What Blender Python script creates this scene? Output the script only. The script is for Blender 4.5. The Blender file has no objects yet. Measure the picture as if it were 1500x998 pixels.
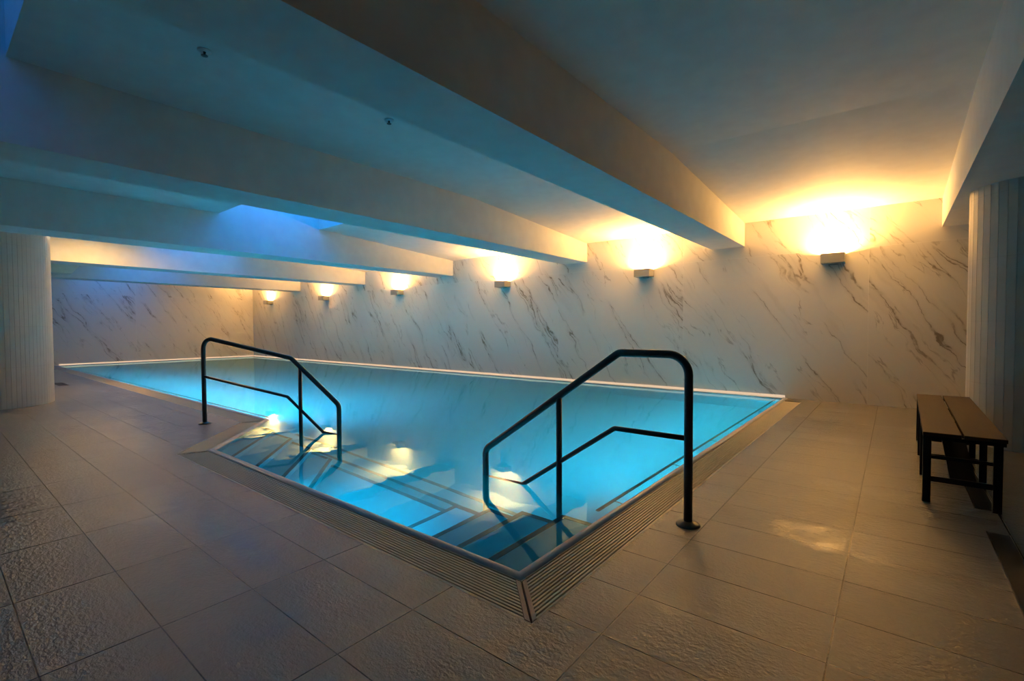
import bpy, bmesh, math, random
from mathutils import Vector, Matrix
random.seed(7)
sc = bpy.context.scene
COL = sc.collection

# ------------------------------------------------------------------ helpers
class MB:
    def __init__(s): s.v = []; s.f = []; s.sm = []
    def add(s, vs, fs, smooth=False):
        o = len(s.v); s.v += [tuple(v) for v in vs]
        for f in fs: s.f.append([i + o for i in f]); s.sm.append(smooth)
        return s
    def box(s, x0, y0, z0, x1, y1, z1):
        vs = [(x, y, z) for z in (z0, z1) for y in (y0, y1) for x in (x0, x1)]
        return s.add(vs, [(0, 2, 3, 1), (4, 5, 7, 6), (0, 1, 5, 4), (2, 6, 7, 3), (0, 4, 6, 2), (1, 3, 7, 5)])
    def prism(s, poly, z0, z1):
        a = sum(poly[i][0]*poly[(i+1) % len(poly)][1]-poly[(i+1) % len(poly)][0]*poly[i][1] for i in range(len(poly)))
        if a < 0: poly = poly[::-1]
        n = len(poly)
        vs = [(p[0], p[1], z0) for p in poly] + [(p[0], p[1], z1) for p in poly]
        fs = [tuple(range(n))[::-1], tuple(range(n, 2*n))] + [(i, (i+1) % n, n+(i+1) % n, n+i) for i in range(n)]
        return s.add(vs, fs)
    def bar(s, a, b, w, h, up=(0, 0, 1)):
        a = Vector(a); b = Vector(b); d = (b-a).normalized(); u = Vector(up)
        r = d.cross(u).normalized(); u = r.cross(d).normalized()
        vs = []
        for p in (a, b):
            for i, j in ((-1, -1), (1, -1), (1, 1), (-1, 1)): vs.append(p + r*(i*w/2) + u*(j*h/2))
        return s.add(vs, [(0, 1, 2, 3), (7, 6, 5, 4), (0, 4, 5, 1), (1, 5, 6, 2), (2, 6, 7, 3), (3, 7, 4, 0)])
    def tube(s, pts, r, n=16, caps=True):
        P = [Vector(p) for p in pts]; rings = []
        t0 = (P[1]-P[0]).normalized()
        ref = Vector((0, 0, 1)) if abs(t0.z) < .9 else Vector((1, 0, 0))
        nrm = t0.cross(ref).normalized()
        for i, p in enumerate(P):
            if i == 0: t = (P[1]-P[0]).normalized()
            elif i == len(P)-1: t = (P[-1]-P[-2]).normalized()
            else: t = ((P[i+1]-P[i]).normalized() + (P[i]-P[i-1]).normalized()).normalized()
            nrm = (nrm - t*nrm.dot(t)).normalized(); bi = t.cross(nrm)
            rings.append([p + (nrm*math.cos(2*math.pi*k/n) + bi*math.sin(2*math.pi*k/n))*r for k in range(n)])
        o = len(s.v)
        for rg in rings: s.v += [tuple(v) for v in rg]
        for i in range(len(P)-1):
            for k in range(n):
                s.f.append([o+i*n+k, o+i*n+(k+1) % n, o+(i+1)*n+(k+1) % n, o+(i+1)*n+k]); s.sm.append(True)
        if caps:
            s.f.append([o+k for k in range(n)][::-1]); s.sm.append(False)
            s.f.append([o+(len(P)-1)*n+k for k in range(n)]); s.sm.append(False)
        return s
    def lathe(s, c, prof, n=32, smooth=True):
        o = len(s.v)
        for r, z in prof:
            for k in range(n):
                a = 2*math.pi*k/n; s.v.append((c[0]+r*math.cos(a), c[1]+r*math.sin(a), c[2]+z))
        m = len(prof)
        for i in range(m-1):
            for k in range(n):
                s.f.append([o+i*n+k, o+i*n+(k+1) % n, o+(i+1)*n+(k+1) % n, o+(i+1)*n+k]); s.sm.append(smooth)
        s.f.append([o+k for k in range(n)][::-1]); s.sm.append(False)
        s.f.append([o+(m-1)*n+k for k in range(n)]); s.sm.append(False)
        return s
    def build(s, name, mat, parent=None, bevel=0, loc=None):
        me = bpy.data.meshes.new(name)
        v = s.v
        if loc is not None: v = [(p[0]-loc[0], p[1]-loc[1], p[2]-loc[2]) for p in v]
        me.from_pydata(v, [], s.f); me.update()
        for p, sm in zip(me.polygons, s.sm): p.use_smooth = sm
        me.materials.append(mat)
        o = bpy.data.objects.new(name, me); COL.objects.link(o)
        if parent is not None: o.parent = parent
        if loc is not None: o.location = loc
        if bevel:
            m = o.modifiers.new('bevel', 'BEVEL'); m.width = bevel; m.segments = 2; m.limit_method = 'ANGLE'; m.angle_limit = 0.6
        return o

def tag(o, label=None, cat=None, group=None, kind=None):
    if label: o['label'] = label
    if cat: o['category'] = cat
    if group: o['group'] = group
    if kind: o['kind'] = kind
    return o
def thing(name, loc, label, cat, group=None, rz=0):
    o = bpy.data.objects.new(name, None); COL.objects.link(o)
    o.location = loc; o.rotation_euler = (0, 0, rz); o.empty_display_size = .1
    return tag(o, label, cat, group)
def copy_tree(o, parent=None):
    c = o.copy(); COL.objects.link(c); c.parent = parent
    for ch in list(o.children): copy_tree(ch, c)
    return c
def fillet(pts, radii, n=8):
    """round the inner corners of a polyline"""
    P = [Vector(p) for p in pts]; out = [P[0]]
    for i in range(1, len(P)-1):
        a, b, c = P[i-1], P[i], P[i+1]; r = radii[i-1]
        if r <= 0: out.append(b); continue
        d1 = (a-b).normalized(); d2 = (c-b).normalized(); ang = d1.angle(d2)
        t = r/math.tan(ang/2)
        p1 = b+d1*t; bis = (d1+d2).normalized(); ctr = b + bis*(r/math.sin(ang/2))
        v1 = p1-ctr; v2 = (b+d2*t)-ctr; tot = v1.angle(v2); ax = v1.cross(v2).normalized()
        for k in range(n+1):
            out.append(ctr + Matrix.Rotation(tot*k/n, 3, ax) @ v1)
    out.append(P[-1]); return out

# ------------------------------------------------------------------ materials
class NT:
    def __init__(s, name):
        s.m = bpy.data.materials.new(name); s.m.use_nodes = True
        s.t = s.m.node_tree; s.t.nodes.clear()
        s.out = s.n('ShaderNodeOutputMaterial')
    def n(s, ty, **kw):
        nd = s.t.nodes.new(ty)
        for k, v in kw.items(): setattr(nd, k, v)
        return nd
    def put(s, sock, val):
        if isinstance(val, bpy.types.NodeSocket): s.t.links.new(val, sock)
        else: sock.default_value = val
    def math(s, op, *a, clamp=False):
        nd = s.n('ShaderNodeMath', operation=op, use_clamp=clamp)
        for i, v in enumerate(a): s.put(nd.inputs[i], v)
        return nd.outputs[0]
    def pos(s):
        g = s.n('ShaderNodeNewGeometry'); x = s.n('ShaderNodeSeparateXYZ'); s.t.links.new(g.outputs['Position'], x.inputs[0])
        return g.outputs['Position'], x.outputs[0], x.outputs[1], x.outputs[2]
    def comb(s, x, y, z):
        c = s.n('ShaderNodeCombineXYZ')
        for i, v in enumerate((x, y, z)): s.put(c.inputs[i], v)
        return c.outputs[0]
    def noise(s, vec, scale=1, detail=3, rough=.5, dist=0):
        nd = s.n('ShaderNodeTexNoise'); s.put(nd.inputs['Vector'], vec)
        nd.inputs['Scale'].default_value = scale; nd.inputs['Detail'].default_value = detail
        nd.inputs['Roughness'].default_value = rough; nd.inputs['Distortion'].default_value = dist
        return nd.outputs['Fac']
    def ramp(s, v, a, b, smooth=True, lo=0., hi=1.):
        nd = s.n('ShaderNodeMapRange', interpolation_type='SMOOTHSTEP' if smooth else 'LINEAR')
        for i, x in enumerate((v, a, b, lo, hi)): s.put(nd.inputs[i], x)
        return nd.outputs[0]
    def mix(s, f, a, b):
        nd = s.n('ShaderNodeMix', data_type='RGBA'); s.put(nd.inputs[0], f); s.put(nd.inputs[6], a); s.put(nd.inputs[7], b)
        return nd.outputs[2]
    def bsdf(s, col=None, rough=.5, metal=0., bump=None, dist=.01, strength=1., spec=.5, coat=0):
        b = s.n('ShaderNodeBsdfPrincipled')
        if col is not None: s.put(b.inputs['Base Color'], col)
        s.put(b.inputs['Roughness'], rough); s.put(b.inputs['Metallic'], metal)
        s.put(b.inputs['Specular IOR Level'], spec)
        if bump is not None:
            bp = s.n('ShaderNodeBump'); s.put(bp.inputs['Height'], bump); bp.inputs['Distance'].default_value = dist
            s.put(bp.inputs['Strength'], strength); s.t.links.new(bp.outputs[0], b.inputs['Normal'])
        s.t.links.new(b.outputs[0], s.out.inputs['Surface']); return b

def rgb(r, g, b): return (r, g, b, 1)
def plain(name, col, rough=.5, metal=0., spec=.5, nscale=0, ndepth=.002):
    n = NT(name)
    p, x, y, z = n.pos()
    c = n.mix(n.noise(p, 6, 3), rgb(*[k*.9 for k in col]), rgb(*[min(1, k*1.08) for k in col]))
    bump = n.noise(p, nscale, 3) if nscale else None
    n.bsdf(c, rough, metal, bump, ndepth, 1, spec); return n.m

def marble_mat():
    n = NT('marble_wall_cladding')
    p, x, y, z = n.pos()
    u = n.math('ADD', x, y)
    # large slabs 2.79 m wide, upper course above 2.39 m
    sl = n.math('DIVIDE', n.math('ADD', u, -8.70 + 2.79*20), 2.79)
    si = n.math('FLOOR', sl); up = n.math('GREATER_THAN', z, 2.39)
    seed = n.math('ADD', n.math('MULTIPLY', si, 3.7), n.math('MULTIPLY', up, 11.3))
    s_ = n.math('SUBTRACT', n.math('MULTIPLY', u, .56), n.math('MULTIPLY', z, .83))
    t_ = n.math('ADD', n.math('MULTIPLY', u, .83), n.math('MULTIPLY', z, .56))
    # wander
    wv = n.comb(n.math('MULTIPLY', s_, 1.3), n.math('MULTIPLY', t_, 1.3), seed)
    w1 = n.math('MULTIPLY', n.math('SUBTRACT', n.noise(wv, 1.1, 5, .55), .5), .42)
    t2 = n.math('ADD', t_, w1)
    def vein(ss, st, sd, wid, det=4, rg=.6):
        v = n.comb(n.math('MULTIPLY', s_, ss), n.math('MULTIPLY', t2, st), n.math('ADD', seed, sd))
        a = n.math('ABSOLUTE', n.math('SUBTRACT', n.noise(v, 1, det, rg), .5))
        return n.ramp(a, 0., wid, True, 1., 0.), v
    v1, _ = vein(.17, 1.7, 0., .010, 4, .5)
    v2, _ = vein(.42, 3.2, 5.5, .010, 4, .5)
    v3, _ = vein(.17, 1.7, 0., .05, 4, .5)
    m1 = n.ramp(n.noise(n.comb(n.math('MULTIPLY', s_, .9), n.math('MULTIPLY', t_, 1.6), n.math('ADD', seed, 20)), 1, 2), .36, .56)
    m2 = n.ramp(n.noise(n.comb(n.math('MULTIPLY', s_, 1.4), n.math('MULTIPLY', t_, 2.2), n.math('ADD', seed, 33)), 1, 2), .38, .58)
    brk = n.ramp(n.noise(n.comb(s_, t_, seed), 9, 3), .36, .56, True, .25, 1)
    V = n.math('ADD', n.math('MULTIPLY', n.math('MULTIPLY', v1, m1), .85), n.math('MULTIPLY', n.math('MULTIPLY', v2, m2), .55))
    V = n.math('MULTIPLY', V, brk)
    V = n.math('ADD', V, n.math('MULTIPLY', n.math('MULTIPLY', v3, m1), .16), clamp=True)
    base = n.mix(n.noise(p, .9, 3), rgb(.64, .60, .54), rgb(.74, .70, .64))
    c = n.mix(V, base, rgb(.25, .205, .155))
    fr = n.math('FRACT', sl)
    e = n.math('MINIMUM', fr, n.math('SUBTRACT', 1, fr))
    joint = n.math('MAXIMUM', n.math('LESS_THAN', e, .0008), n.math('LESS_THAN', n.math('ABSOLUTE', n.math('SUBTRACT', z, 2.39)), .002))
    c = n.mix(n.math('MULTIPLY', joint, .6), c, rgb(.85, .82, .76))
    n.bsdf(c, .38, spec=.4)
    return n.m

def floor_mat():
    n = NT('stone_floor_tiles')
    p, x, y, z = n.pos()
    gx = n.math('DIVIDE', n.math('ADD', x, .171 + .7055*60), .7055)
    gy = n.math('DIVIDE', n.math('ADD', y, -.5868 + .352*60), .352)
    fx = n.math('FRACT', gx); fy = n.math('FRACT', gy)
    ex = n.math('MULTIPLY', n.math('MINIMUM', fx, n.math('SUBTRACT', 1, fx)), .7055)
    ey = n.math('MULTIPLY', n.math('MINIMUM', fy, n.math('SUBTRACT', 1, fy)), .352)
    gr = n.math('MAXIMUM', n.math('LESS_THAN', ex, .0030), n.math('LESS_THAN', ey, .0024))
    cell = n.comb(n.math('FLOOR', gx), n.math('FLOOR', gy), 0)
    wn = n.n('ShaderNodeTexWhiteNoise'); n.t.links.new(cell, wn.inputs['Vector'])
    tone = n.math('ADD', n.math('MULTIPLY', wn.outputs['Value'], .25), n.math('MULTIPLY', n.noise(p, 2.2, 5, .6), .75))
    c = n.mix(tone, rgb(.185, .172, .150), rgb(.262, .246, .214))
    # wet patches with a shape of their own
    wet = n.math('MULTIPLY', n.ramp(n.noise(n.comb(n.math('MULTIPLY', x, .8), n.math('MULTIPLY', y, 1.5), 3.3), 1.0, 5, .55, .3), .52, .68), n.ramp(n.noise(p, 7, 4, .6), .35, .60, True, .3, 1.))
    c = n.mix(n.math('MULTIPLY', wet, .22), c, rgb(.10, .098, .092))
    c = n.mix(gr, c, rgb(.035, .032, .028))
    relief = n.math('ADD', n.math('MULTIPLY', n.noise(p, 75, 4, .6), .6), n.noise(n.comb(n.math('MULTIPLY', x, .6), y, z), 40, 3, .6))
    h = n.math('SUBTRACT', n.math('MULTIPLY', relief, n.math('SUBTRACT', 1, n.math('MULTIPLY', wet, .55))), n.math('MULTIPLY', gr, .5))
    rough = n.ramp(wet, 0, 1, False, .25, .16)
    n.bsdf(c, rough, bump=h, dist=.0065, strength=1., spec=1.)
    return n.m

HAZE = .30
def water_mat():
    n = NT('pool_water_surface')
    p, x, y, z = n.pos()
    rf = n.n('ShaderNodeBsdfRefraction'); rf.inputs['IOR'].default_value = 1.333; rf.inputs['Roughness'].default_value = .0
    rf.inputs['Color'].default_value = (.55, .96, 1, 1)
    gl = n.n('ShaderNodeBsdfGlossy'); gl.inputs['Roughness'].default_value = .0; gl.inputs['Color'].default_value = (.60, .90, 1, 1)
    fr = n.n('ShaderNodeFresnel'); fr.inputs['IOR'].default_value = 1.333
    g = n.n('ShaderNodeMixShader'); n.t.links.new(fr.outputs[0], g.inputs[0]); n.t.links.new(rf.outputs[0], g.inputs[1]); n.t.links.new(gl.outputs[0], g.inputs[2])
    h = n.math('ADD', n.noise(p, 1.6, 2, .5), n.math('MULTIPLY', n.noise(p, 9, 2, .5), .05))
    bp = n.n('ShaderNodeBump'); n.put(bp.inputs['Height'], h); bp.inputs['Distance'].default_value = .010; bp.inputs['Strength'].default_value = .45
    [n.t.links.new(bp.outputs[0], q.inputs['Normal']) for q in (rf, gl, fr)]
    n.t.links.new(g.outputs[0], n.out.inputs['Surface'])
    vs = n.n('ShaderNodeVolumeScatter'); vs.inputs['Color'].default_value = (.10, .95, 1, 1); vs.inputs['Density'].default_value = HAZE
    n.t.links.new(vs.outputs[0], n.out.inputs['Volume'])
    return n.m

def emit(name, col, s):
    n = NT(name); e = n.n('ShaderNodeEmission'); e.inputs[0].default_value = rgb(*col); e.inputs[1].default_value = s
    n.t.links.new(e.outputs[0], n.out.inputs['Surface']); return n.m

def column_mat():
    n = NT('column_tile_strips')
    p, x, y, z = n.pos()
    fz = n.math('FRACT', n.math('DIVIDE', z, .62))
    j = n.math('LESS_THAN', fz, .006)
    c = n.mix(n.noise(p, 5, 3), rgb(.42, .40, .35), rgb(.50, .48, .43))
    c = n.mix(n.math('MULTIPLY', j, .4), c, rgb(.25, .24, .21))
    n.bsdf(c, .45); return n.m

def wood_mat(name, a, b):
    n = NT(name); p, x, y, z = n.pos()
    c = n.mix(n.noise(n.comb(n.math('MULTIPLY', x, 22), n.math('MULTIPLY', y, 1.6), z), 1.5, 5, .6, .4), rgb(*a), rgb(*b))
    n.bsdf(c, .6, bump=n.noise(n.comb(n.math('MULTIPLY', x, 30), n.math('MULTIPLY', y, 2), z), 2, 3), dist=.001, spec=.25); return n.m

M = dict(
    marble=marble_mat(), floor=floor_mat(), water=water_mat(), column=column_mat(),
    plaster=plain('white_ceiling_plaster', (.62, .61, .58), .75, nscale=35, ndepth=.0006),
    liner=plain('pale_pool_liner', (.09, .62, .80), .5),
    stripe=plain('dark_nosing_tile', (.010, .07, .12), .5),
    rim=plain('grey_rim_stone', (.54, .55, .56), .30, nscale=20, ndepth=.001),
    slat=plain('beige_grate_plastic', (.66, .57, .41), .42),
    endbar=plain('tan_end_bar', (.50, .34, .26), .45),
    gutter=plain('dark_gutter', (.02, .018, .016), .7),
    rail=plain('charcoal_steel', (.085, .09, .09), .36, .4),
    chrome=plain('satin_steel', (.42, .38, .33), .22, 1.),
    black=plain('black_metal', (.010, .010, .011), .45, .3),
    wood=wood_mat('brown_bench_board', (.05, .024, .011), (.085, .042, .02)),
    lampbox=plain('lamp_stone', (.30, .29, .27), .4),
    dark=plain('dark_wall_paint', (.035, .032, .028), .7),
    greywall=plain('grey_wall_paint', (.16, .15, .14), .7),
    beige=plain('beige_duct', (.80, .72, .58), .5),
)
# power of every group of lamps and of the kerb glow, per colour channel
LC = dict(warm=(143, 75, 21), col=(72, 41, 12), poolr=(0, 26, 35), pooll=(0, 50, 76), stair=(0, 8, 12), sky=(.1, 1.3, 4.6), kerb_glow=(.76, .56, .38))
def pw(k):
    e = max(LC[k]); return e, tuple(c/e for c in LC[k])
M['bulb'] = emit('warm_bulb', pw('warm')[1], pw('warm')[0]*.18)
M['sky'] = emit('evening_skylight', pw('sky')[1], pw('sky')[0])
M['dimsky'] = emit('dim_evening_skylight', pw('sky')[1], pw('sky')[0]*.22)
M['glow'] = emit('lamp_diffuser', pw('col')[1], pw('col')[0]*.12)
M['kerb_glow'] = emit('warm_kerb_glow', pw('kerb_glow')[1], pw('kerb_glow')[0])

# ------------------------------------------------------------------ plan
W = 9.006; XL = -21.38; XR = 1.75; YF = -2.6
ZB = 2.585
def ceil_z(y): return 3.215 if y <= 5.5 else 3.215 - (y-5.5)*(3.215-2.985)/(W-5.5)
# water edge of the pool (near side polyline), right end to left end
EDGE = [(-1.43, W), (-1.43, 1.83), (-5.22, 1.83), (-6.40, 2.88), (XL, 2.88)]
def offset(poly, d):
    """offset the polyline to its outer (deck) side"""
    segs = []
    for a, b in zip(poly[:-1], poly[1:]):
        dx, dy = b[0]-a[0], b[1]-a[1]; L = math.hypot(dx, dy); nx, ny = -dy/L, dx/L
        segs.append(((a[0]+nx*d, a[1]+ny*d), (b[0]+nx*d, b[1]+ny*d)))
    out = [segs[0][0]]
    for s1, s2 in zip(segs[:-1], segs[1:]):
        (x1, y1), (x2, y2) = s1; (x3, y3), (x4, y4) = s2
        den = (x1-x2)*(y3-y4)-(y1-y2)*(x3-x4)
        px = ((x1*y2-y1*x2)*(x3-x4)-(x1-x2)*(x3*y4-y3*x4))/den
        py = ((x1*y2-y1*x2)*(y3-y4)-(y1-y2)*(x3*y4-y3*x4))/den
        out.append((px, py))
    out.append(segs[-1][1]); return out
RIMW = .070; GW = .235
E0 = EDGE; E1 = offset(EDGE, RIMW); E2 = offset(EDGE, RIMW+GW)
assert E1[1][1] < 1.83

# ------------------------------------------------------------------ room shell
bm = bmesh.new()
def quad(*pts): bm.faces.new([bm.verts.new((x, y, 0)) for x, y in pts])
q1, q2, q3 = E2[1], E2[2], E2[3]
quad((XL-.3, YF-.3), (XR+.3, YF-.3), (XR+.3, q1[1]), (q1[0], q1[1]), (q2[0], q2[1]), (XL-.3, q2[1]))
quad((q1[0], q1[1]), (XR+.3, q1[1]), (XR+.3, W+.02), (q1[0], W+.02))
quad((XL-.3, q2[1]), (q2[0], q2[1]), (q3[0], q3[1]), (XL-.3, q3[1]))
for a_, b_ in zip([(q1[0], W+.02), q1, q2, q3], [q1, q2, q3, (XL-.3, q3[1])]):
    bm.faces.new([bm.verts.new(v) for v in ((a_[0], a_[1], 0), (b_[0], b_[1], 0), (b_[0], b_[1], -.12), (a_[0], a_[1], -.12))])
bm.normal_update()
me = bpy.data.meshes.new('floor'); bm.to_mesh(me); bm.free(); me.materials.append(M['floor'])
fl = bpy.data.objects.new('floor', me); COL.objects.link(fl); tag(fl, kind='structure')

def struct(mbb, name, mat, label=None, cat=None): return tag(mbb.build(name, mat), label, cat, kind='structure')
struct(MB().box(XL-.3, W, -.0, XR+.3, W+.2, 3.6), 'wall_back', M['marble'])
struct(MB().box(XL-.2, YF-.3, -.0, XL, W, 4.0), 'wall_left', M['marble'])
struct(MB().box(XR, YF-.3, 0, XR+.2, W, 3.6), 'wall_right', M['dark'])
struct(MB().box(XL-.2, YF-.2, 0, XR+.2, YF, 3.6), 'wall_front', M['greywall'])

# ceiling with light wells cut out
BEAMS = [(-2.588, -2.04), (-5.709, -5.143), (-9.864, -9.224), (-13.86, -13.22), (-17.97, -17.33)]
WELLS = [(-5.143, -3.60, -1.6, .46), (-9.224, -7.75, 3.35, 5.20), (-13.22, -11.9, 3.35, 5.20), (-17.33, -16.1, 3.35, 5.20), (XL, -20.0, 3.35, 5.20)]  # last well is an unseen addition that lights the end wall blue
mb = MB()
ys = [YF-.3, -1.6, .46, 3.35, 5.20, 5.5, 6.4, 7.4, 8.2, W+.1]
xs = sorted(set([XL-.2, XR+.2] + [w[0] for w in WELLS] + [w[1] for w in WELLS]))
for a, b in zip(xs[:-1], xs[1:]):
    for c, d in zip(ys[:-1], ys[1:]):
        mx, my = (a+b)/2, (c+d)/2
        if any(w[0] < mx < w[1] and w[2] < my < w[3] for w in WELLS): continue
        mb.add([(a, c, ceil_z(c)), (b, c, ceil_z(c)), (b, d, ceil_z(d)), (a, d, ceil_z(d))], [(0, 3, 2, 1)])
WH = .62
for x0, x1, y0, y1 in WELLS:
    z0 = ceil_z(y1); z1 = z0+WH
    for q in (((x0, y0), (x1, y0)), ((x1, y0), (x1, y1)), ((x1, y1), (x0, y1))):
        (ax, ay), (bx, by) = q
        mb.add([(ax, ay, z0), (bx, by, z0), (bx, by, z1), (ax, ay, z1)], [(0, 1, 2, 3)])
struct(mb, 'ceiling', M['plaster'])
wnames = ['blue lit skylight deep in the ceiling at the top left corner of the photo', 'blue skylight between second and third ceiling beams above the pool',
          'blue skylight behind the third ceiling beam above the pool', 'blue skylight behind the fourth ceiling beam above the pool', 'unseen skylight behind the fifth ceiling beam, added to tint the end wall blue']
for i, (x0, x1, y0, y1) in enumerate(WELLS):
    z1 = ceil_z(y1)+WH
    t = thing('skylight', ((x0+x1)/2, (y0+y1)/2, z1), wnames[i], 'skylight', 'skylights in the ceiling')
    L = t.location
    def loc(mbb): mbb.v = [(v[0]-L[0], v[1]-L[1], v[2]-L[2]) for v in mbb.v]; return mbb
    loc(MB().box(x0+.04, y0+.04, z1-.02, x1-.04, y1-.04, z1)).build('pane', M['dimsky'] if i == 0 else M['sky'], t)
    f = MB()
    f.box(x0, y0, z1-.04, x1, y0+.05, z1+.02).box(x0, y1-.05, z1-.04, x1, y1, z1+.02).box(x0, y0, z1-.04, x0+.05, y1, z1+.02).box(x1-.05, y0, z1-.04, x1, y1, z1+.02)
    loc(f).build('frame', M['plaster'], t)
blabels = ['white ceiling beam nearest the camera, running from top centre to the marble wall', 'second white ceiling beam over the pool, blue lit underside',
           'third white ceiling beam over the pool', 'fourth white ceiling beam, warm lit at its left end', 'fifth and farthest white ceiling beam before the end wall']
for i, (x0, x1) in enumerate(BEAMS):
    struct(MB().box(x0, YF, ZB, x1, W+.0, 3.34 if i == 0 else 3.9), 'ceiling_beam', M['plaster'], blabels[i], 'beam')
struct(MB().box(.505, YF, ZB-.002, XR, W, 3.4), 'ceiling_beam', M['plaster'], 'wide white ceiling soffit at the right above the tiled column', 'beam')

# columns
def column(cx, cy, r, top_, n, label):
    mb = MB(); prof = []
    for k in range(n):
        a0 = 2*math.pi*k/n; a1 = 2*math.pi*(k+1)/n; g = (a1-a0)*.03
        prof += [(cx+r*math.cos(a0+g), cy+r*math.sin(a0+g)), (cx+r*math.cos(a1-g), cy+r*math.sin(a1-g)), (cx+(r-.004)*math.cos(a1), cy+(r-.004)*math.sin(a1))]
    mb.prism(prof, 0, top_)
    return tag(mb.build('tiled_column', M['column']), label, 'column', kind='structure')
column(1.10, 6.93, .5, ZB, 44, 'round column clad in narrow vertical tiles, behind the bench at right')
column(-11.15, .64, .80, 3.25, 84, 'large round tiled column at the left edge of the deck')

# ------------------------------------------------------------------ pool
DP = 1.20
mb = MB()
bpoly = [E0[0], E0[1], E0[2], E0[3], E0[4], (XL, W)]
bpoly2 = [(p[0], p[1]) for p in bpoly]
n_ = len(bpoly2)
mb.add([(x, y, -.02) for x, y in bpoly2]+[(x, y, -DP) for x, y in bpoly2], [(i, (i+1) % n_, n_+(i+1) % n_, n_+i) for i in range(n_)])
# floor of basin split in convex pieces
mb.add([(E0[1][0], E0[1][1], -DP), (E0[1][0], 2.88, -DP), (-6.40, 2.88, -DP), (-5.22, 1.83, -DP)], [(0, 1, 2, 3)])
mb.add([(-1.43, 2.88, -DP), (-1.43, W, -DP), (XL, W, -DP), (XL, 2.88, -DP)], [(0, 1, 2, 3)])
struct(mb, 'pool_basin', M['liner'])

# steps
YE = 2.68
st = thing('pool_steps', (-3.4, 2.3, -DP), 'pale underwater steps with dark nosing stripes in the near corner of the pool', 'steps')
sL = Vector(st.location)
def place(mbb, name, mat, parent=st, **k):
    mbb.v = [tuple(Vector(v)-sL) for v in mbb.v]; return mbb.build(name, mat, parent, **k)
RX = [-1.72, -2.06, -2.38, -2.73]
SW = .042
for k, x in enumerate(RX):
    d = .15*(k+1)
    place(MB().box(x, 1.835, -DP+.001*k, -1.435, YE-.002*k, -d), 'step', M['liner'])
    xr = RX[k-1] if k else -1.435
    place(MB().box(x, 1.84, -d, x+SW, YE, -d+.004).box(x+SW, YE-SW, -d, xr, YE, -d+.004), 'nosing_strip', M['stripe'])
LX = [-4.90, -4.46, -4.02, -3.62]; SL = 1.1
def lx(x0, y): return x0-(y-1.83)*SL
def wallx(y): return -5.215 - (y-1.83)*1.18/1.05
for k, x in enumerate(LX):
    d = .15*(k+1)
    place(MB().prism([(lx(x, 1.835), 1.835), (lx(x, YE), YE), (wallx(YE), YE), (wallx(1.84), 1.84)], -DP+.001*k, -d), 'step', M['liner'])
    m = MB().prism([(lx(x, 1.84), 1.84), (lx(x, YE), YE), (lx(x, YE)-SW*1.4, YE), (lx(x, 1.84)-SW*1.4, 1.84)], -d, -d+.004)
    xl_ = lx(LX[k-1], YE) if k else wallx(YE)
    m.box(xl_, YE-SW, -d, lx(x, YE)-SW*1.4, YE, -d+.004)
    place(m, 'nosing_strip', M['stripe'])
# landing and the long steps into the pool
place(MB().box(-5.2, 1.84, -DP+.005, -1.44, 2.66, -.75), 'landing', M['liner'])
place(MB().box(lx(LX[3], 2.66), 2.66-SW, -.75, RX[3], 2.66, -.746), 'nosing_strip', M['stripe'])
place(MB().box(-6.1, 2.66, -DP+.006, -1.44, 2.90, -.90), 'step', M['liner'])
place(MB().box(-6.1, 2.90-SW, -.90, -1.44, 2.90, -.896), 'nosing_strip', M['stripe'])
place(MB().box(-6.3, 2.90, -DP+.007, -1.44, 3.20, -1.05), 'step', M['liner'])
place(MB().box(-6.3, 3.20-SW, -1.05, -1.44, 3.20, -1.046), 'nosing_strip', M['stripe'])

# water
mb = MB()
zw = -.004
e = .012
wp = [(-1.43+e, W-.076), (-1.43+e, 1.83-e), (-5.22-e*.4, 1.83-e), (-6.40-e*.4, 2.88-e), (XL+.076, 2.88-e), (XL+.076, W-.076)]
bm = bmesh.new(); tv = [bm.verts.new((x, y, zw)) for x, y in wp]; bv = [bm.verts.new((x, y, -DP-.05)) for x, y in wp]
f = bm.faces.new(tv); f.material_index = 0
f = bm.faces.new(bv[::-1])
for i in range(len(wp)):
    f = bm.faces.new((tv[i], tv[(i+1) % len(wp)], bv[(i+1) % len(wp)], bv[i]))
bmesh.ops.recalc_face_normals(bm, faces=bm.faces)
me = bpy.data.meshes.new('pool_water'); bm.to_mesh(me); bm.free(); me.materials.append(M['water'])
wt = bpy.data.objects.new('pool_water', me); COL.objects.link(wt)
tag(wt, 'calm glowing turquoise water filling the indoor pool', 'water', kind='stuff')

# rounded rim following the edge
def swept(poly, prof, name, mat, parent=None):
    """prof: list of (outward offset, z)"""
    rings = [[(x, y, z) for x, y in offset(poly, o)] for o, z in prof]
    # reorder: for each station a ring
    m = MB(); ns = len(poly); npf = len(prof)
    vs = [rings[j][i] for i in range(ns) for j in range(npf)]
    fs = []
    for i in range(ns-1):
        for j in range(npf-1):
            a = i*npf+j; fs.append((a, a+1, a+npf+1, a+npf))
    m.add(vs, fs, False)
    return m.build(name, mat, parent)
prof = [(.0, -.14), (.0, -.02), (.004, -.006), (.012, .003), (.024, .009), (.040, .011), (.055, .008), (.066, .0), (.070, -.012), (.070, -.10)]
r_ = swept(EDGE, prof, 'stone_coping', M['rim'])
for p_ in r_.data.polygons: p_.use_smooth = True
for p_ in r_.data.edges: pass
tag(r_, 'smooth rounded grey stone rim along the near and right pool edge', 'pool rim')
fr = MB().box(XL, W-.075, -DP-.06, -1.431, W-.0005, .012).box(XL+.0005, 2.881, -DP-.06, XL+.075, W-.075, .012)
ledge = fr.build('poolside_ledge', M['rim'], bevel=.008)
tag(ledge, 'pale ledge between the water and the foot of the marble walls', 'ledge')
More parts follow.
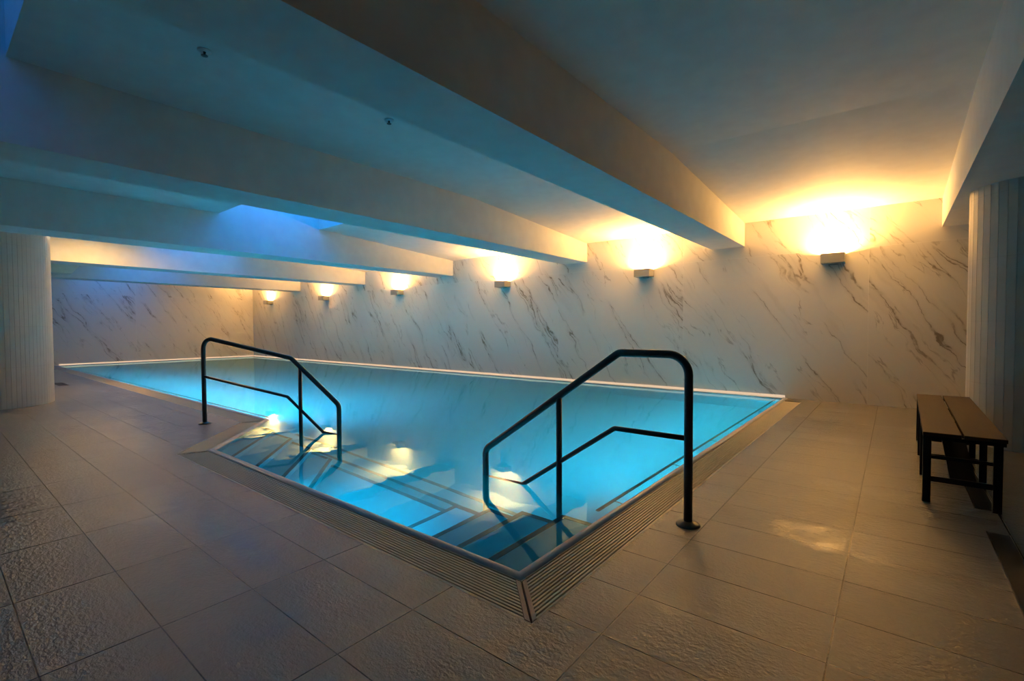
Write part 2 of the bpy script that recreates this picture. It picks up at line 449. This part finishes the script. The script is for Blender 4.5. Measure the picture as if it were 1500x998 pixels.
ls = MB().box(XL+.06, W-.020, .0125, -1.40, W-.001, .052).box(XL+.001, 2.9, .0125, XL+.020, W-.03, .052)  # emissive strip added for the brightly lit kerb and the glow above it
lso = ls.build('glow_strip', M['kerb_glow'], ledge); lso['label'] = 'thin warm emissive line added for the lit kerb along the ledge'

# gutter below the grates
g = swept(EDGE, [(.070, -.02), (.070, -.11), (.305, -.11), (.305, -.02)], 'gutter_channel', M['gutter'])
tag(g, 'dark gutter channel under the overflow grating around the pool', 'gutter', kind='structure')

# overflow grates
def lerp(a, b, t): return (a[0]+(b[0]-a[0])*t, a[1]+(b[1]-a[1])*t)
NB = 12
def grate(seg, g0, g1, label, endbars=(False, False)):
    """seg: index of EDGE segment; g0,g1: gap lengths (m) kept open at each end"""
    a_in, b_in = E1[seg], E1[seg+1]; a_out, b_out = E2[seg], E2[seg+1]
    lo, hi = .02, .98
    def cut(t):
        p = lerp(a_in, a_out, t); q = lerp(b_in, b_out, t); L = math.hypot(q[0]-p[0], q[1]-p[1])
        return lerp(p, q, g0/L), lerp(p, q, 1-g1/L)
    c = lerp(lerp(a_in, b_in, .5), lerp(a_out, b_out, .5), .5)
    t_ = thing('overflow_grate', (c[0], c[1], 0), label, 'grate', 'overflow grates around the pool')
    m = MB(); wd = (hi-lo)/NB
    for k in range(NB):
        t0 = lo+wd*k+wd*.20; t1 = lo+wd*(k+1)-wd*.20
        p0, q0 = cut(t0); p1, q1 = cut(t1)
        m.prism([p0, q0, q1, p1], -.03, -.003)
    m.v = [(v[0]-c[0], v[1]-c[1], v[2]) for v in m.v]
    m.build('slats', M['slat'], t_, bevel=.0015)
    # edge frame
    m = MB()
    for t0, t1 in ((.985, 1.0), (.0, .012)):
        p0 = lerp(a_in, a_out, t0); q0 = lerp(b_in, b_out, t0); p1 = lerp(a_in, a_out, t1); q1 = lerp(b_in, b_out, t1)
        m.prism([p0, q0, q1, p1], -.06, .0005)
    # cross supports under the slats
    L = math.hypot(b_in[0]-a_in[0], b_in[1]-a_in[1]); nsup = max(2, int(L/.25))
    for k in range(nsup):
        f0 = (k+.5)/nsup; f1 = f0+.012/L
        m.prism([lerp(a_in, b_in, f0), lerp(a_in, b_in, f1), lerp(a_out, b_out, f1), lerp(a_out, b_out, f0)], -.055, -.02)
    m.v = [(v[0]-c[0], v[1]-c[1], v[2]) for v in m.v]
    m.build('edge_frame', M['slat'], t_)
    for which in (0, 1):
        if endbars[which]:
            wbar = .030
            m = MB(); pin, pout = cut(0.03)[which], cut(.965)[which]
            s_ = 1 if which == 1 else -1
            dx, dy = b_in[0]-a_in[0], b_in[1]-a_in[1]; L2 = math.hypot(dx, dy); dx, dy = s_*dx/L2*wbar, s_*dy/L2*wbar
            m.prism([pin, pout, (pout[0]+dx, pout[1]+dy), (pin[0]+dx, pin[1]+dy)], -.03, .001)
            m.v = [(v[0]-c[0], v[1]-c[1], v[2]) for v in m.v]
            m.build('end_bar', M['endbar'], t_, bevel=.002)
    return t_
grate(0, .33, .036, 'long slatted beige overflow grate along the right pool edge', (False, True))
grate(1, .036, .02, 'slatted beige overflow grate along the near pool edge', (True, False))
grate(2, .02, .05, 'short diagonal overflow grate beside the left handrail base', (False, False))
grate(3, .0, .0, 'slatted overflow grate along the far left pool edge beyond the left handrail', (False, False))
# tiled infill at the far end of the right grate
xa, xb = E1[0][0], E2[0][0]
tag(MB().box(xa+.0005, 8.70, -.06, xb-.0005, W, .0015).build('end_tile', M['floor']), 'small stone tile closing the right grate at the marble wall', 'tile')
for y_ in (8.685,):
    pass

# wall bars just under the water line
def wall_bar(p0, p1, inward, nsup, label, brk=None):
    c = ((p0[0]+p1[0])/2, (p0[1]+p1[1])/2, -.03)
    t_ = thing('grab_bar', c, label, 'grab bar')
    z = -.035
    m = MB().tube([(p0[0]-c[0], p0[1]-c[1], z-c[2]), (p1[0]-c[0], p1[1]-c[1], z-c[2])], .015, 12)
    m.build('bar', M['chrome'], t_)
    L = math.hypot(p1[0]-p0[0], p1[1]-p0[1])
    for k in range(nsup):
        f = (.22+1.12*k)/L
        if f > 1: break
        q = lerp(p0, p1, f); q = (q[0]-c[0], q[1]-c[1])
        m = MB().tube(fillet([(q[0], q[1], z-c[2]), (q[0]-inward[0]*.04, q[1]-inward[1]*.04, z-c[2]+.004), (q[0]-inward[0]*.085, q[1]-inward[1]*.085, z-c[2]-.02)], [.03], 4), .006, 8)
        m.build('bracket', M['chrome'], t_)
wall_bar((-1.515, 2.79), (-1.515, 8.86), (-1, 0), 6, 'steel grab bar running just below the water along the right pool edge')
wall_bar((-6.6, 2.965), (-21.2, 2.965), (0, 1), 13, 'steel grab bar along the far left pool edge')

# ------------------------------------------------------------------ handrails
def handrail(base, dr, top_pts, top_r, mid_pts, mid_r, post_s, post_top, label, depth):
    t_ = thing('handrail', (base[0], base[1], 0), label, 'handrail', 'handrails into the pool', rz=math.atan2(dr[1], dr[0]))
    P = lambda s, z: (s, 0, z)
    m = MB().tube(fillet([P(s, z) for s, z in top_pts], top_r, 10), .0255, 20); m.build('top_rail', M['rail'], t_)
    m = MB().tube(fillet([P(s, z) for s, z in mid_pts], mid_r, 6), .0165, 14); m.build('middle_rail', M['rail'], t_)
    m = MB().tube([P(post_s, -depth), P(post_s, post_top)], .0215, 16); m.build('middle_post', M['rail'], t_)
    m = MB().lathe((0, 0, 0), [(.070, .0), (.070, .006), (.062, .013), (.044, .020), (.030, .026), (.0, .027)], 32); m.build('base_plate', M['rail'], t_)
    return t_
handrail((-.957, 2.89), (-1, 0),
         [(0, .005), (0, 1.03), (.455, 1.03), (1.64, .205), (1.64, -.899)], [.125, .07, .09],
         [(0, .525), (.487, .525), (1.26, -.01), (1.64, -.03)], [.03, .02], .925, .70,
         'dark steel handrail at right, from the deck disc down into the pool corner', .899)
dL = Vector((.934, .357)).normalized()
handrail((-6.772, 2.246), dL,
         [(0, .005), (0, 1.092), (1.36, .850), (2.016, .33), (2.016, -1.049)], [.125, .1, .09],
         [(0, .60), (1.30, .395), (1.80, .005), (2.016, -.02)], [.03, .02], 1.485, .745,
         'dark steel handrail at left, standing beyond the diagonal grate', .899)

# ------------------------------------------------------------------ wall lamps
def make_lamp():
    t_ = thing('wall_lamp', (0, 0, 0), '', 'lamp', 'square up-lights on the marble wall')
    w, h, d, th = .155, .15, .235, .010
    m = MB()
    m.box(-w, -d, 0, w, 0, th)                      # bottom
    m.box(-w, -d, th, w, -d+th, h).box(-w, -th, th, w, 0, h-.004)
    m.box(-w, -d+th, th, -w+th, -th, h).box(w-th, -d+th, th, w, -th, h)
    m.build('housing', M['lampbox'], t_)
    m = MB().box(-.06, -.030, -.016, .06, 0, .0); m.build('wall_bracket', M['lampbox'], t_)
    m = MB().tube([(-.09, -.10, .045), (.09, -.10, .045)], .014, 12); m.build('bulb', M['bulb'], t_)
    return t_
lamp0 = make_lamp()
LXS = [-.75, -3.82, -7.41, -11.46, -15.52, -19.72]
ll = ['marble-coloured square wall lamp nearest the bench, the largest in view', 'square wall lamp between the first and second ceiling beams',
      'square wall lamp just left of the second beam end', 'fourth wall lamp from the right, above the middle of the pool',
      'second wall lamp from the far corner of the marble walls', 'wall lamp closest to the far corner of the marble walls']
for i, x in enumerate(LXS):
    o = lamp0 if i == 0 else copy_tree(lamp0)
    o.location = (x, W, 2.17); o['label'] = ll[i]
    li = bpy.data.lights.new('wall_lamp_light', 'AREA'); li.shape = 'RECTANGLE'; li.size = .24; li.size_y = .13
    li.energy, li.color = pw('warm')
    lo = bpy.data.objects.new('wall_lamp_light', li); COL.objects.link(lo); lo.location = (x, W-.10, 2.300); lo.rotation_euler = (math.pi, 0, 0)
# ceiling lamp in the fourth bay, hidden from here by the third beam (only its glow is seen)
t_ = thing('ceiling_lamp', (-12.15, 2.30, ceil_z(2)), 'round ceiling lamp in front of the fourth beam, seen only as warm glow on it', 'lamp')
MB().lathe((0, 0, -.05), [(.17, 0), (.19, .01), (.19, .0495)], 32).build('housing', M['beige'], t_)
MB().lathe((0, 0, -.056), [(.02, 0), (.155, 0), (.155, .0055)], 32).build('diffuser', M['glow'], t_)
li = bpy.data.lights.new('ceiling_lamp_light', 'AREA'); li.shape = 'DISK'; li.size = .30; li.energy, li.color = pw('col')
lo = bpy.data.objects.new('ceiling_lamp_light', li); COL.objects.link(lo); lo.location = (-12.15, 2.30, ceil_z(2)-.06)

# underwater lamps in the pool walls
def uw(loc, rot, key, length, k=1.):
    li = bpy.data.lights.new('underwater_lamp', 'AREA'); li.shape = 'RECTANGLE'; li.size = length; li.size_y = .12
    li.energy, li.color = pw(key); li.energy *= k; li.spread = math.radians(110)
    lo = bpy.data.objects.new('underwater_lamp', li); COL.objects.link(lo); lo.location = loc; lo.rotation_euler = rot
H2 = math.pi/2
for y_, k_ in ((4.3, 1.1), (6.2, 1.), (8.0, .8)): uw((-1.45, y_, -.40), (H2, 0, H2), 'poolr', 1.8, k_)      # facing -X
for x_, k_ in ((-7.9, 1.7), (-10.6, 1.6), (-13.4, 1.2), (-16.2, .6), (-19., .25)): uw((x_, 2.90, -.40), (H2, 0, 0), 'pooll', 2.7, k_)   # facing +Y
uw((-3.3, 1.845, -.45), (H2, 0, 0), 'stair', 1.6)

# ------------------------------------------------------------------ bench
bt = thing('bench', (.385, 5.42, 0), 'long dark brown two-board bench with black frame in front of the tiled column', 'bench', rz=math.radians(-.8))
m = MB().box(-.205, -1.165, .455, -.012, 1.165, .48); m.build('board', M['wood'], bt, bevel=.003)
m = MB().box(.000, -1.165, .455, .200, 1.165, .48); m.build('board', M['wood'], bt, bevel=.003)
for k in range(4):
    y_ = -1.135 + .745*k
    for x_ in (-.182, .160):
        m = MB().box(x_-.022, y_-.016, 0, x_+.022, y_+.016, .44); m.build('leg', M['black'], bt, bevel=.002)
    MB().box(-.204, y_-.016, .43, .195, y_+.016, .4549).build('crossbar', M['black'], bt)
    MB().box(-.16, y_-.012, .145, .138, y_+.012, .18).build('crossbar', M['black'], bt)
    if k in (0, 3): 
        m = MB().box(-.16, y_-.010, .30, .138, y_+.010, .322); m.build('crossbar', M['black'], bt)
        s_ = 1 if k == 0 else -1
        m = MB().bar((.005, y_+s_*.02, .15), (-.035, y_+s_*.70, .445), .012, .13, up=(1, 0, 0)); m.build('brace', M['black'], bt)
for x_ in (-.195, .190):
    m = MB().box(x_-.008, -1.10, .435, x_+.008, 1.10, .4548); m.build('side_rail', M['black'], bt)

stl = thing('stool', (.92, 3.85, 0), 'black metal stool cut off by the right edge of the photo', 'stool')
MB().box(-.30, -.28, .455, .30, .28, .48).build('seat', M['black'], stl, bevel=.003)
for x_ in (-.275, .275):
    for y_ in (-.255, .255):
        MB().box(x_-.016, y_-.016, 0, x_+.016, y_+.016, .455).build('leg', M['black'], stl)

# ------------------------------------------------------------------ floor drains
def drain(x0, x1, y0, y1, label):
    c = ((x0+x1)/2, (y0+y1)/2)
    t_ = thing('floor_drain', (c[0], c[1], 0), label, 'drain')
    m = MB().box(x0-c[0], y0-c[1], .0005, x1-c[0], y1-c[1], .003); m.build('cover', M['black'], t_)
    m = MB().box(x0-c[0]-.006, y0-c[1], .0005, x0-c[0], y1-c[1], .007).box(x1-c[0], y0-c[1], .0005, x1-c[0]+.006, y1-c[1], .007)
    m.build('edge_trim', M['chrome'], t_)
drain(.438, .527, .6, 3.85, 'black floor drain cover at the lower right edge')
drain(.432, .527, 4.31, 7.2, 'black floor drain strip running under the bench')
tag(MB().box(.536, .6, .0005, .541, 7.3, .006).build('floor_strip', M['chrome']), 'thin metal strip in the floor beside the drains at right', 'strip')
t_ = thing('floor_hatch', (-14.2, 1.94, 0), 'small dark hatch in the deck beyond the left column', 'hatch')
MB().box(-.36, -.06, .0005, .36, .06, .006).build('lid', M['dark'], t_)
MB().box(-.38, -.08, .0003, .38, .08, .003).build('frame', M['gutter'], t_)

# ceiling bits
for k, (x, y, lab) in enumerate([(-3.925, 1.352, 'small dark ceiling sprinkler nearer the top left corner'), (-3.845, 2.91, 'small ceiling sprinkler right beside the first beam')]):
    z = ceil_z(y)
    t_ = thing('sprinkler', (x, y, z), lab, 'sprinkler', 'sprinklers in the ceiling')
    MB().lathe((0, 0, -.012), [(.045, .011), (.045, .004), (.030, .0)][::-1], 24).build('rosette', M['rim'], t_)
    MB().lathe((0, 0, -.040), [(.022, 0), (.022, .004), (.006, .006), (.010, .028)], 16).build('head', M['black'], t_)
t_ = thing('ceiling_duct', (-17.25, 2.3, ceil_z(2)), 'beige angled duct box hanging beside the large left column, in front of the farthest beam', 'duct')
zc = ceil_z(2)
pr_ = [(-.6, 2.66-zc), (.28, 2.66-zc), (.42, 2.86-zc), (.42, -.002), (-.6, -.002)]
m = MB(); vs = [(x, y, z) for x in (0, .45) for y, z in pr_]; n5 = 5
m.add(vs, [(4, 3, 2, 1, 0), (5, 6, 7, 8, 9)] + [(i, (i+1) % 5, 5+(i+1) % 5, 5+i) for i in range(5)])
m.build('body', M['beige'], t_)
MB().box(.452, -.5, 2.70-zc, .458, .2, 2.83-zc).build('grille', M['beige'], t_)

# ------------------------------------------------------------------ world, camera, render
wd = bpy.data.worlds.new('world'); sc.world = wd; wd.use_nodes = True
bg = wd.node_tree.nodes['Background']; bg.inputs[0].default_value = (.02, .03, .05, 1); bg.inputs[1].default_value = .3

cam = bpy.data.cameras.new('camera'); co = bpy.data.objects.new('camera', cam); COL.objects.link(co); sc.camera = co
f_, yaw, pitch, roll = 698.47, .6754, -.0276, -.0043
cam.sensor_fit = 'HORIZONTAL'; cam.sensor_width = 36; cam.lens = f_*36/1500
cy_, sy_ = math.cos(yaw), math.sin(yaw)
F = Vector((-sy_, cy_, 0)); R = Vector((cy_, sy_, 0)); U = Vector((0, 0, 1))
F2 = F*math.cos(pitch)+U*math.sin(pitch); U2 = U*math.cos(pitch)-F*math.sin(pitch)
R3 = R*math.cos(roll)+U2*math.sin(roll); U3 = U2*math.cos(roll)-R*math.sin(roll)
mt = Matrix((R3, U3, -F2)).transposed().to_4x4(); mt.translation = (0, 0, 1.2); co.matrix_world = mt
cam.clip_start = .05; cam.clip_end = 100

sc.view_settings.view_transform = 'Standard'; sc.view_settings.look = 'None'
sc.view_settings.exposure = 0.0; sc.view_settings.gamma = 1; sc.view_settings.use_curve_mapping = False
cy = sc.cycles
cy.use_denoising = True
try: cy.denoiser = 'OPENIMAGEDENOISE'
except Exception: pass
cy.max_bounces = 10; cy.diffuse_bounces = 5; cy.glossy_bounces = 4; cy.transmission_bounces = 6
cy.caustics_reflective = True; cy.caustics_refractive = True; cy.blur_glossy = .6
cy.sample_clamp_indirect = 30.0; cy.sample_clamp_direct = 0
cy.use_adaptive_sampling = False
